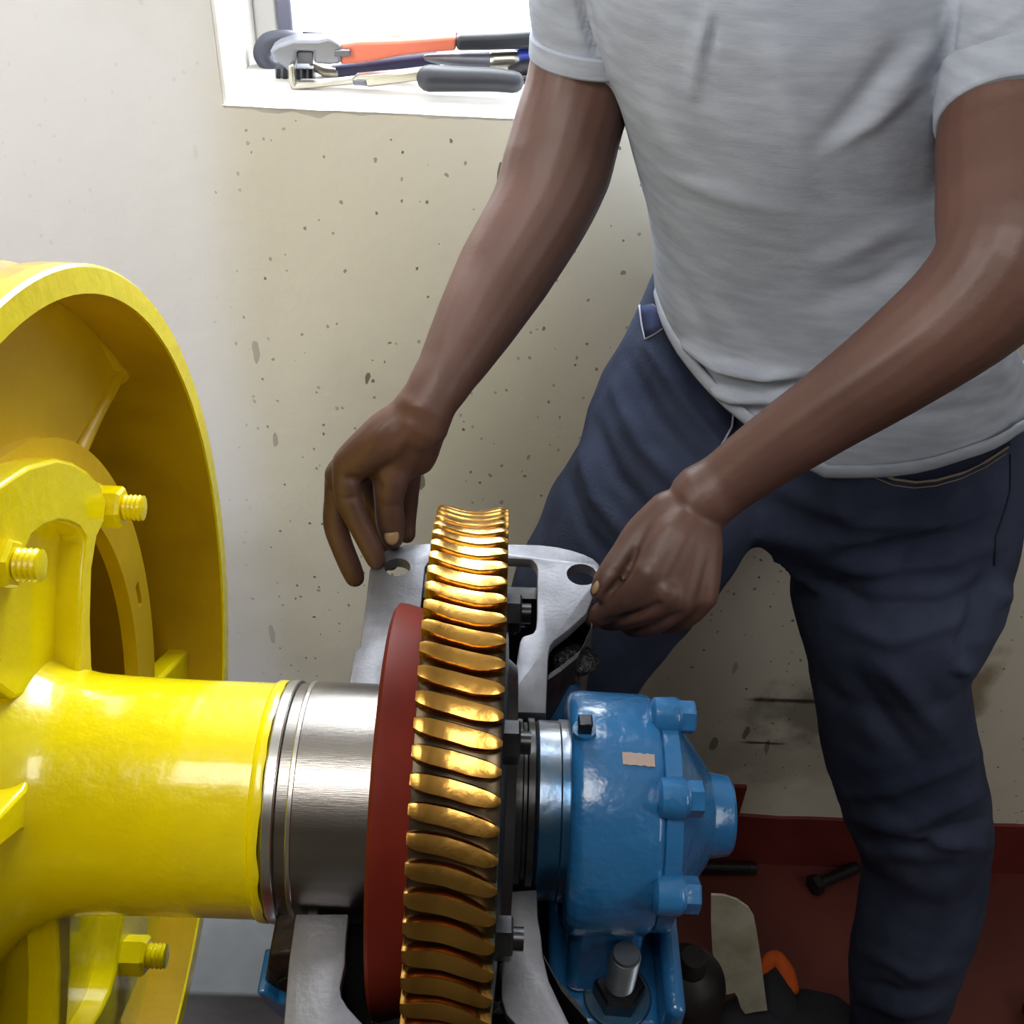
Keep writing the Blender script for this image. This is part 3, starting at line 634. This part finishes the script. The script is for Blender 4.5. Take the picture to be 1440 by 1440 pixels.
shift(bm_, PO); body_o = mesh_obj('body', bm_, SKIN, person, 180, off=Vector(PO))
q = MB(); q.ball(HC+hr @ Vector((0, .012, .018)), .104, 24, 16, (.77, .93, 1.02), hr); q.build('hair', HAIR, person)
q = MB(); q.chain([((.170, .905, 1.628), .010), ((.20, .862, 1.622), .010), ((.235, .850, 1.618), .010), ((.27, .862, 1.622), .010), ((.30, .905, 1.628), .010), ((.27, .955, 1.645), .010), ((.235, .968, 1.648), .010), ((.20, .955, 1.645), .010), ((.170, .905, 1.628), .010)], seg=10); q.build('collar', SHIRT, person, ang=180)
for s in (-1, 1):
    q = MB(); q.ball(HC+hr @ Vector((s*.033, -.0840, .008)), .0125, 14, 10); ey = q.build('eye', mat('eye_white', (.30, .26, .22), .35), body_o); q = MB(); q.ball(HC+hr @ Vector((s*.033, -.0935, .002)), .0058, 12, 8); q.build('iris', mat('dark_iris', (.01, .006, .004), .3), ey)
def nail(px, py, z, w, l, ang, m=NAIL):
    p = U(px, py, Z=z); n = (CAM-p).normalized(); q = MB(); a = RT*cos(ang)-UP*sin(ang); b = n.cross(a).normalized(); a = b.cross(n)
    rot = Matrix((a, b, n)).transposed(); q.ball(p, 1, 14, 8, (l, w, .0022), rot); q.build('fingernail', m, body_o)
nail(551, 754, 1.1275, .0062, .0076, rad(88)); nail(838, 826, 1.1330, .0028, .0060, rad(115))

# ---- jeans
j_ = MB()
j_.chain([((.345, .93, 1.14), .135, .78), ((.355, .92, 1.02), .150, .8), ((.362, .91, 1.045), .115, .8)], seg=24, nrm=(0, 1, 0))
j_.chain([R_(990, 430, .96, 84), R_(978, 490, .955, 100), R_(955, 590, .93, 132), R_(940, 680, .90, 142), R_(890, 765, .885, 138), R_(825, 875, .88, 118), R_(760, 1000, .88, 100), R_(720, 1100, .90, 92)], seg=24)
j_.chain([((.335, .90, 1.10), .10), R_(1060, 640, .91, 100), R_(1066, 690, .90, 80)], seg=20)
lleg = [R_(1320, 560, .955, 104), R_(1300, 680, .93, 136), R_(1268, 790, .90, 146), R_(1258, 850, .87, 146), R_(1250, 920, .86, 112), R_(1254, 980, .855, 102), R_(1268, 1060, .85, 106), R_(1287, 1130, .845, 101), R_(1300, 1200, .84, 86), R_(1290, 1280, .82, 84), R_(1270, 1360, .80, 76), R_(1260, 1430, .785, 62), (Vector((U(1258, 1450, Y=.78))), .066)]
j_.chain(lleg, seg=24)
jl = U(720, 1100, Y=.90)
j_.chain([(jl, .075), (Vector((jl.x-.03, .95, .30)), .068), (Vector((jl.x-.05, .98, .10)), .062)], seg=20)
jm = fused('jeans', j_, .005, 10, .55)
def wrk(amp, f):
    def g_(co):
        return np.array([amp*(noise.noise(Vector((c[0]*f, c[1]*f, c[2]*f*.55)))+.45*noise.noise(Vector((c[0]*f*2.3+c[2]*8, c[1]*f*2.3, c[2]*f*1.6)))) for c in co])
    return g_
JS = [([(905, 480), (960, 560), (1020, 640)], .006, 9), ([(880, 500), (930, 590), (1000, 670)], -.005, 10), ([(860, 540), (905, 630), (970, 700)], .006, 11), ([(835, 590), (870, 670), (930, 740)], -.005, 10),
      ([(815, 620), (840, 700), (895, 770)], .006, 11), ([(795, 660), (820, 740), (880, 810)], -.004, 9), ([(930, 470), (1000, 570)], -.004, 8),
      ([(1100, 760), (1200, 800), (1320, 790), (1410, 760)], .006, 14), ([(1120, 800), (1220, 850), (1330, 850), (1410, 810)], -.006, 12), ([(1110, 700), (1200, 735), (1330, 735), (1420, 700)], .005, 12),
      ([(1150, 860), (1250, 900), (1370, 870)], .005, 13), ([(1240, 930), (1290, 990), (1340, 1050)], .007, 16), ([(1200, 940), (1240, 1010), (1300, 1080)], -.005, 14), ([(1395, 800), (1370, 880), (1350, 950)], -.010, 16), ([(1350, 930), (1362, 950)], .014, 14), ([(1400, 820), (1418, 850)], .012, 14),
      ([(1180, 1120), (1260, 1110), (1380, 1060)], .006, 11), ([(1190, 1150), (1280, 1160), (1385, 1110)], .009, 12), ([(1200, 1185), (1290, 1190), (1385, 1150)], -.009, 11), ([(1240, 1165), (1320, 1185), (1385, 1190)], .007, 10), ([(1210, 1215), (1300, 1230), (1385, 1215)], -.006, 13),
      ([(1210, 1330), (1280, 1370), (1340, 1360)], .006, 11), ([(1205, 1380), (1270, 1400), (1330, 1390)], -.006, 10), ([(1205, 1405), (1270, 1425), (1325, 1415)], .006, 9), ([(1340, 1250), (1320, 1320), (1300, 1390)], .004, 12)]
sculpt(jm, [(p, a*1.5, w_) for p, a, w_ in JS], wrk(.0045, 14)); jco, jno = arrays(jm)
bvh_j = BVHTree.FromPolygons([Vector(c) for c in jco], [tuple(p.vertices) for p in jm.polygons])
shift(jm, PO); jeans = mesh_obj('jeans', jm, JEANS, person, 180, off=Vector(PO))
def on(bvh, px, py, lift=.001):
    d = (FW + RT*((px-720)/FPX) - UP*((py-720)/FPX)).normalized(); h, n, _, _ = bvh.ray_cast(CAM, d)
    if h is None: return None
    return h+(n if n.dot(d) < 0 else -n)*lift
def seam(name, pts, r, m, parent, bvh=None, lift=.0006):
    P_ = []
    for i in range(len(pts)-1):
        for k in range(8):
            t = k/8; h = on(bvh or bvh_j, pts[i][0]+(pts[i+1][0]-pts[i][0])*t, pts[i][1]+(pts[i+1][1]-pts[i][1])*t, lift)
            if h is not None: P_.append((h, r))
    if len(P_) > 3:
        q = MB(); q.chain(P_, seg=6, sub=1, capn=1); return q.build(name, m, parent, ang=180)
def patch_on(name, poly, m, parent, lift):      # a thin cloth patch lying on the jeans
    def cat(pts): return pts
    top, bot = poly; n = len(top); vs = []; fs = []
    for k in range(5):
        for i in range(n):
            t = k/4; h = on(bvh_j, top[i][0]+(bot[i][0]-top[i][0])*t, top[i][1]+(bot[i][1]-top[i][1])*t, lift)
            vs.append(h if h is not None else Vector((0, 0, -1)))
    bad = {i for i, v in enumerate(vs) if v.z < 0}
    for k in range(4):
        for i in range(n-1):
            f = (k*n+i, k*n+i+1, (k+1)*n+i+1, (k+1)*n+i)
            if not bad & set(f): fs.append(f)
    if fs:
        q = MB(); q.add(vs, fs); o = q.build(name, m, parent, ang=180); s = o.modifiers.new('s', 'SOLIDIFY'); s.thickness = .0012; s.offset = 0; return o
pk = [(1214, 646), (1228, 662), (1255, 673), (1285, 677), (1315, 674), (1350, 664), (1385, 648), (1418, 626)]
patch_on('pocket_lining', ([(1214, 630), (1228, 628), (1255, 626), (1285, 625), (1315, 622), (1350, 616), (1385, 608), (1418, 598)], pk), mat('dark_pocket_cloth', hexc('262a3a'), .95, spec=.05), jeans, .0015)
seam('pocket_seam', pk, .0015, THREAD, jeans, lift=.0022); seam('pocket_stitching', [(x, y+9) for x, y in pk], .0007, THREAD, jeans)
patch_on('coin_pocket', ([(903, 431), (918, 428), (935, 440)], [(909, 476), (920, 470), (933, 460)]), JEANIN, jeans, .0016)
seam('pocket_seam', [(900, 430), (903, 455), (908, 477), (920, 470), (933, 461)], .0012, WTHREAD, jeans)
seam('waist_seam', [(903, 431), (918, 428), (935, 440)], .0006, THREAD, jeans)
seam('fly_seam', [(1031, 580), (1029, 600), (1018, 620), (1005, 640)], .0012, WTHREAD, jeans)
seam('side_seam', [(1420, 640), (1420, 690), (1412, 720), (1400, 755), (1398, 800)], .0012, mat('dark_seam', hexc('1c2030'), .9), jeans)
# shoes
for cx, cy, a in ((U(1258, 1450, Y=.78).x, .76, -8), (jl.x-.05, .97, 20)):
    q = MB(); R0 = Matrix.Rotation(rad(a), 3, 'Z'); o0 = Vector((cx, cy, 0))
    q.chain([(o0+R0 @ Vector((0, .045, .045)), .042), (o0+R0 @ Vector((0, -.02, .05)), .046), (o0+R0 @ Vector((0, -.10, .042)), .044), (o0+R0 @ Vector((0, -.165, .034)), .034)], seg=18)
    q.chain([(o0+R0 @ Vector((0, .02, .06)), .05), (o0+R0 @ Vector((0, .015, .11)), .046)], seg=18)
    for i in range(len(q.v)): q.v[i].z = max(q.v[i].z, .012)
    shoe = q.build('shoe', LEATH, person, ang=60)
    q = MB(); rr = []
    for k in range(28):
        t = 2*PI*k/28; y = -.06+.135*cos(t); x = .046*sin(t)*(1+.12*cos(t+PI)); rr.append(o0+R0 @ Vector((x, y, 0)))
    q.rings([[Vector((p.x, p.y, z)) for p in rr] for z in (.0, .02)]); q.build('sole', RUBBER, shoe, bevel=.003)

# ---- T-shirt
s_ = MB(); NS = 64; rings = []
prof = [(-170, 900, 1180, .915, .105), (-120, 850, 1270, .92, .118), (-60, 818, 1345, .92, .125), (0, 826, 1350, .92, .128), (100, 848, 1345, .925, .128), (200, 881, 1350, .93, .125), (300, 908, 1375, .935, .122), (400, 924, 1405, .94, .122), (500, 945, 1432, .94, .128), (600, 985, 1462, .945, .138), (680, 990, 1470, .945, .140)]
P_ = []
for row, l, r, Y, dep in prof:
    a = U(l, row, Y=Y); c = U(r, row, Y=Y); P_.append(((a.z+c.z)/2, (a.x+c.x)/2, (c.x-a.x)/2, Y, dep))
zs = np.array([p[0] for p in P_])[::-1]
def pick(i, z): return float(np.interp(z, zs, np.array([p[i] for p in P_])[::-1]))
hem_k = [(-180, 1.225), (-150, 1.195), (-128, 1.165), (-108, 1.125), (-90, 1.134), (-70, 1.150), (-45, 1.158), (-20, 1.153), (0, 1.146), (40, 1.138), (90, 1.12), (140, 1.17), (180, 1.225)]
def hem(phi): return float(np.interp(phi, [k[0] for k in hem_k], [k[1] for k in hem_k]))
ZT = P_[0][0]
for i in range(61):
    t = i/60; ring = []
    for k in range(NS):
        phi = -180+360*k/NS; z = ZT+t*(hem(phi)-ZT); c, s = cos(rad(phi)), sin(rad(phi)); e = 2/2.35
        x = pick(1, z)+pick(2, z)*math.copysign(abs(c)**e, c); y = pick(3, z)+pick(4, z)*math.copysign(abs(s)**e, s)
        fl_ = max(0, (t-.8)/.2); y -= .013*fl_*max(0, -s); x += .006*fl_*c
        ring.append((x, y, z))
    rings.append(ring)
for f_ in (.85, .5, .12):
    cx_ = sum(p[0] for p in rings[60])/NS; rings.append([(cx_+(p[0]-cx_)*f_, .945+(p[1]-.945)*f_, p[2]+.02*(1-f_)+.004) for p in rings[60]])
s_.rings(rings)
def sleeve(pts): s_.chain(pts, seg=26)
s_.chain([((.09, .95, 1.55), .064), ((.235, .925, 1.575), .074), ((.385, .905, 1.552), .064)], seg=26)
sleeve([((.075, .955, 1.55), .064), R_(840, -20, .955, 98), R_(836, 52, .95, 86)])
sleeve([((.395, .90, 1.548), .066), R_(1418, 10, .85, 104), R_(1424, 80, .832, 105), R_(1425, 104, .822, 104)])
hemring = [Vector(p)+Vector((0, 0, .004)) for p in rings[60]]
shm = fused('t_shirt', s_, .0036, 9, .55)
SS = [([(812, -10), (826, 40), (846, 98)], -.010, 6), ([(826, 0), (840, 45), (860, 110)], .006, 8), ([(1332, 112), (1380, 120), (1440, 122)], -.004, 3), ([(1330, 128), (1380, 138), (1440, 140)], .003, 10), ([(995, 20), (985, 60), (975, 130)], .006, 12), ([(1005, 25), (998, 80)], -.004, 7), ([(1090, 60), (1110, 160), (1130, 250)], .004, 22), ([(1270, 60), (1220, 140), (1160, 200)], -.006, 20), ([(1330, 40), (1270, 110), (1200, 170)], .005, 16),
      ([(1160, 210), (1230, 170), (1300, 110)], .004, 12), ([(900, 150), (960, 230)], .003, 16), ([(920, 240), (1010, 270), (1110, 300)], .003, 12), ([(1320, 300), (1240, 330), (1160, 370)], .004, 18), ([(1310, 350), (1230, 400), (1150, 420)], -.003, 16),
      ([(965, 490), (1010, 515), (1070, 530), (1120, 528)], .012, 9), ([(950, 500), (1010, 535), (1080, 548), (1130, 540)], -.010, 8), ([(975, 535), (1030, 560), (1100, 562)], .009, 9), ([(1000, 565), (1040, 578), (1090, 580)], -.004, 7),
      ([(960, 380), (1000, 450), (1060, 490)], .003, 16), ([(930, 330), (950, 400), (990, 460)], -.003, 14), ([(1250, 560), (1330, 540), (1420, 520)], .004, 10), ([(1260, 590), (1350, 575), (1430, 560)], -.003, 9),
      ([(1340, 130), (1440, 140)], -.002, 3), ([(1350, 60), (1400, 40), (1440, 10)], .003, 9), ([(1345, 0), (1335, 60), (1325, 120)], -.006, 7)]
sculpt(shm, SS, wrk(.0028, 11)); sco, sno = arrays(shm); bvh_s = BVHTree.FromPolygons([Vector(c) for c in sco], [tuple(p.vertices) for p in shm.polygons])
shift(shm, PO); shirt = mesh_obj('t_shirt', shm, SHIRT, person, 180, off=Vector(PO))
q = MB(); cx_ = sum(p.x for p in hemring)/NS; rr = []          # stitched hem band round the bottom edge
for p in hemring:
    o_ = Vector((p.x-cx_, p.y-.945, 0)).normalized(); rr.append([p+o_*(.0034*cos(2*PI*k/10))+Vector((0, 0, .0075*sin(2*PI*k/10)+.002)) for k in range(10)])
q.rings(rr, close=True); q.build('hem', SHIRT, shirt, ang=180)
q = MB(); q.chain([R_(1424, 98, .826, 108), R_(1425, 135, .810, 107), R_(1425, 172, .792, 106)], seg=40, capn=0); q.build('sleeve_cuff', SHIRT, shirt, ang=50, bevel=.002)
q = MB(); q.chain([R_(834, 56, .95, 90), R_(830, 88, .9495, 87)], seg=40, capn=0); q.build('sleeve_cuff', SHIRT, shirt, ang=50, bevel=.002)

# ================================================================== TOOLS ON THE SILL
def flat(poly, Y, th):                 # an outline surveyed on an upright plane at depth Y, given real thickness
    q = MB(); P3 = [U(x, y, Y=Y) for x, y in poly]; n = len(P3); q.add([(p.x, Y, p.z) for p in P3]+[(p.x, Y+th, p.z) for p in P3], [(i, (i+1) % n, n+(i+1) % n, n+i) for i in range(n)]+[tuple(range(n)), tuple(range(2*n-1, n-1, -1))]); return q
def rod(pts, Y, **k): q = MB(); q.chain([(U(x, y, Y=Y if len(p_) < 4 else p_[3]), p_[2]) for p_ in pts for x, y in [p_[:2]]], **k); return q
def tool(name, px, py, Y, label, cat): p = U(px, py, Y=Y); return thing(name, (p.x, Y, ZS), label, cat)
t = tool('long_handled_pliers', 520, 80, 1.20, 'large pliers with orange handles and black grips lying on top of the sill tools', 'pliers')
flat([(476, 64), (500, 60), (560, 58), (641, 52), (641, 72), (600, 75), (560, 80), (520, 88), (478, 92)], 1.192, .016).build('handle', ORANGE, t, bevel=.003)
flat([(641, 51), (700, 49), (760, 45), (760, 70), (700, 72), (641, 73)], 1.189, .022).build('grip', TBLACK, t, bevel=.005, bseg=3)
flat([(500, 54), (560, 51), (640, 47), (640, 54), (560, 58), (500, 60)], 1.225, .014).build('handle', ORANGE, t, bevel=.002)
flat([(640, 46), (700, 44), (760, 41), (760, 54), (640, 56)], 1.222, .020).build('grip', TBLACK, t, bevel=.004)
hd = flat([(378, 72), (390, 64), (412, 57), (448, 57), (462, 53), (479, 64), (479, 90), (462, 92), (441, 90), (441, 73), (417, 72), (414, 96), (411, 108), (400, 96), (386, 86)], 1.188, .026).build('jaw', mat('worn_tool_steel', hexc('8c8e98'), .4, .7), t, bevel=.003)
flat([(418, 73), (440, 73), (440, 90), (418, 90)], 1.194, .014).build('lower_jaw', TOOLG, t, bevel=.001)
flat([(470, 71), (492, 71), (492, 80), (470, 80)], 1.186, .008).build('pivot_pin', TOOLG, hd, bevel=.001)
t = tool('locking_pliers', 600, 115, 1.165, 'chrome pliers with a fat black grip nearest the front of the sill', 'pliers')
flat([(412, 122), (420, 116), (450, 117), (497, 112), (500, 108), (560, 103), (600, 98), (600, 113), (560, 118), (520, 123), (500, 119), (450, 124), (416, 127)], 1.168, .014).build('handle', CHROME, t, bevel=.003)
flat([(405, 92), (413, 92), (414, 118), (420, 126), (410, 128), (406, 118)], 1.168, .014).build('jaw', CHROME, t, bevel=.002)
flat([(495, 113), (514, 114), (516, 121), (497, 120)], 1.166, .004).build('pivot', TOOLG, t, bevel=.001)
rod([(604, 110, .0135), (640, 111, .0125), (690, 112, .0118), (722, 115, .0112)], 1.166, seg=18, sub=5).build('grip', TBLACK, t, ang=60)
t = tool('pipe_wrench', 390, 80, 1.235, 'dark hook jawed wrench at the left end of the window sill', 'wrench')
rod([(428, 56, .006), (402, 53, .008), (378, 59, .010), (369, 75, .010), (377, 90, .009), (392, 99, .008)], 1.235, seg=16, sub=6).build('hook_jaw', mat('dark_wrench_iron', hexc('50525e'), .5, .4), t, ang=60)
q = flat([(386, 96), (440, 96), (440, 100), (442, 113), (388, 113)], 1.20, .02); q.build('heel_jaw', TOOLG, t, bevel=.001)
for k in range(6):
    flat([(389+k*9, 97), (394+k*9, 97), (394+k*9, 113), (389+k*9, 113)], 1.1985, .003).build('jaw_tooth', DSTEEL, t)
flat([(425, 45), (462, 46), (462, 51), (425, 50)], 1.26, .02).build('wrench_handle', DSTEEL, t, bevel=.001)
t = tool('navy_handled_pliers', 540, 95, 1.205, 'navy handled tool squeezed underneath the orange pliers', 'pliers')
rod([(470, 101, .007), (520, 96, .0095), (570, 90, .0105), (610, 84, .009)], 1.215, seg=14).build('grip', TBLUE, t, ang=60)
rod([(440, 92, .004), (455, 100, .0055), (472, 102, .0055)], 1.212, seg=12).build('jaw', CHROME, t, ang=60)
t = tool('screwdriver', 670, 85, 1.21, 'grey screwdriver with chrome collar and bright blue end behind the black grip', 'screwdriver')
rod([(600, 81, .0035), (640, 84, .0075), (688, 86, .0098)], 1.205, seg=16).build('handle', TOOLG, t, ang=60)
rod([(692, 86, .0105), (728, 84, .0100)], 1.205, seg=18, capn=1).build('collar', CHROME, t, ang=50)
rod([(733, 81, .0110), (752, 80, .0105)], 1.207, seg=16, capn=2).build('end_cap', TBLUE2, t, ang=60)
t = tool('socket_handle', 740, 103, 1.175, 'short black handle at the right end of the sill tools', 'tool')
rod([(722, 101, .006), (736, 99, .011), (760, 98, .011)], 1.195, seg=16).build('grip', TBLACK, t, ang=60)
rod([(735, 112, .005), (765, 111, .005)], 1.18, seg=12).build('shank', DSTEEL, t, ang=60)

# ================================================================== THINGS ON THE FLOOR
p0, p1 = U(1150, 1243, Z=.016), U(1206, 1219, Z=.012)
t = thing('hex_bolt', (p0.x, p0.y, 0), 'loose black hex bolt lying on the red floor beside the skirting', 'bolt')
d_ = (p1-p0).normalized(); q = MB(); q.hexn(p0-d_*.012, d_, .0185, .016, .5); q.build('bolt_head', BLACK, t, ang=25)
q = MB(); q.thread(p0+d_*.004, d_, .0105, .085, 16, 18); q.build('shank', BLACK, t, ang=60)
p0, p1 = U(960, 1214, Z=.012), U(1062, 1216, Z=.012)
q = MB(); q.cyl((p0.x, 1.095, .012), (p1.x, 1.098, .012), .012, 18); o = q.build('steel_bar', BLACK, bevel=.001); tag(o, 'short black bar lying along the foot of the wall', 'bar')
t = thing('oil_can', (.285, .735, 0), 'dark grimy cylinder standing on the floor behind the blue housing', 'can')
q = MB(); n = 40
prof = [(0, 0), (.052, 0), (.054, .004), (.054, .30), (.050, .318), (.036, .335), (.020, .345), (.016, .375), (0, .375)]
q.rings([[(.285+r*cos(2*PI*i/n), .735+r*sin(2*PI*i/n), z) for i in range(n)] for r, z in prof[1:-1]]); q.build('can_body', mat('grimy_can', hexc('2c2a2a'), .5, .3, hexc('1c1b1c'), 18), t, ang=40)
q = MB(); n = 40; q.rings([[(.285+(r)*cos(2*PI*i/n), .735+r*sin(2*PI*i/n), z) for i in range(n)] for r, z in ((.053, .19), (.0565, .193), (.0565, .198), (.053, .201))]); q.build('can_hoop', DSTEEL, t, ang=40)
card = [(1000, 1259), (1018, 1260), (1036, 1266), (1052, 1277), (1060, 1290), (1064, 1310), (1070, 1350), (1075, 1390), (1079, 1421), (1062, 1423), (1048, 1426), (1042, 1418), (1037, 1402), (1033, 1396), (1026, 1398), (1018, 1399), (1008, 1390), (1006, 1378), (1012, 1370), (1002, 1340), (1000, 1300)]
q = MB(); P3 = [U(x, y, Y=.80+(1440-y)*.0003) for x, y in card]; n = len(P3)
q.add(P3+[p+Vector((0, .003, .001)) for p in P3], [(i, (i+1) % n, n+(i+1) % n, n+i) for i in range(n)]+[tuple(range(n)), tuple(range(2*n-1, n-1, -1))])
o = q.build('gasket_card', CARD, ang=30); tag(o, 'beige oil stained card with cut notches propped up on the red floor', 'card')
t = thing('cloth_bag', (.50, .80, 0), 'black crumpled cloth bag slumped on the floor below the orange glove', 'bag')
q = MB()
for x, y, z, r, sc in ((.46, .80, .02, .09, (1, .8, .5)), (.53, .79, .02, .10, (1, .8, .55)), (.57, .76, .01, .055, (1, .8, .6)), (.42, .76, .01, .07, (1, 1, .5)), (.49, .74, .03, .08, (1, 1, .6))): q.ball((x, y, z), r, 24, 14, sc)
bgm = fused('cloth_bag', q, .006, 5)
co, no = arrays(bgm); co += no*np.array([.008*noise.noise(Vector(c*22)) for c in co])[:, None]; co[:, 2] = co[:, 2].clip(.001, None); bgm.vertices.foreach_set('co', co.astype('f').ravel())
shift(bgm, OFF[t]); mesh_obj('bag_body', bgm, GLOVEB, t, 180, off=OFF[t])
t = thing('work_glove', (.49, .80, .07), 'dark work glove with orange fingers on top of the black bag', 'glove')
def FZ(x, y, z): return U(x, y, Z=z)
q = MB(); q.chain([(FZ(1076, 1362, .07), .012), (FZ(1084, 1350, .075), .013), (FZ(1092, 1347, .075), .012)], seg=12); q.build('finger', GLOVEO, t, ang=180)
q = MB(); q.chain([(FZ(1095, 1350, .075), .013), (FZ(1106, 1368, .072), .014), (FZ(1114, 1390, .066), .011)], seg=12); q.build('finger', GLOVEO, t, ang=180)
q = MB(); q.chain([(FZ(1088, 1372, .068), .018, .6), (FZ(1094, 1395, .064), .026, .6), (FZ(1098, 1415, .06), .028, .6)], seg=14, nrm=(0, 0, 1)); q.build('palm', GLOVEB, t, ang=180)
q = MB(); q.box((.885, .72, 0), (1.10, .872, .05)); o = q.build('tool_tray', BLACK, bevel=.01, bseg=3); tag(o, 'low black box on the floor at the bottom right corner', 'box')
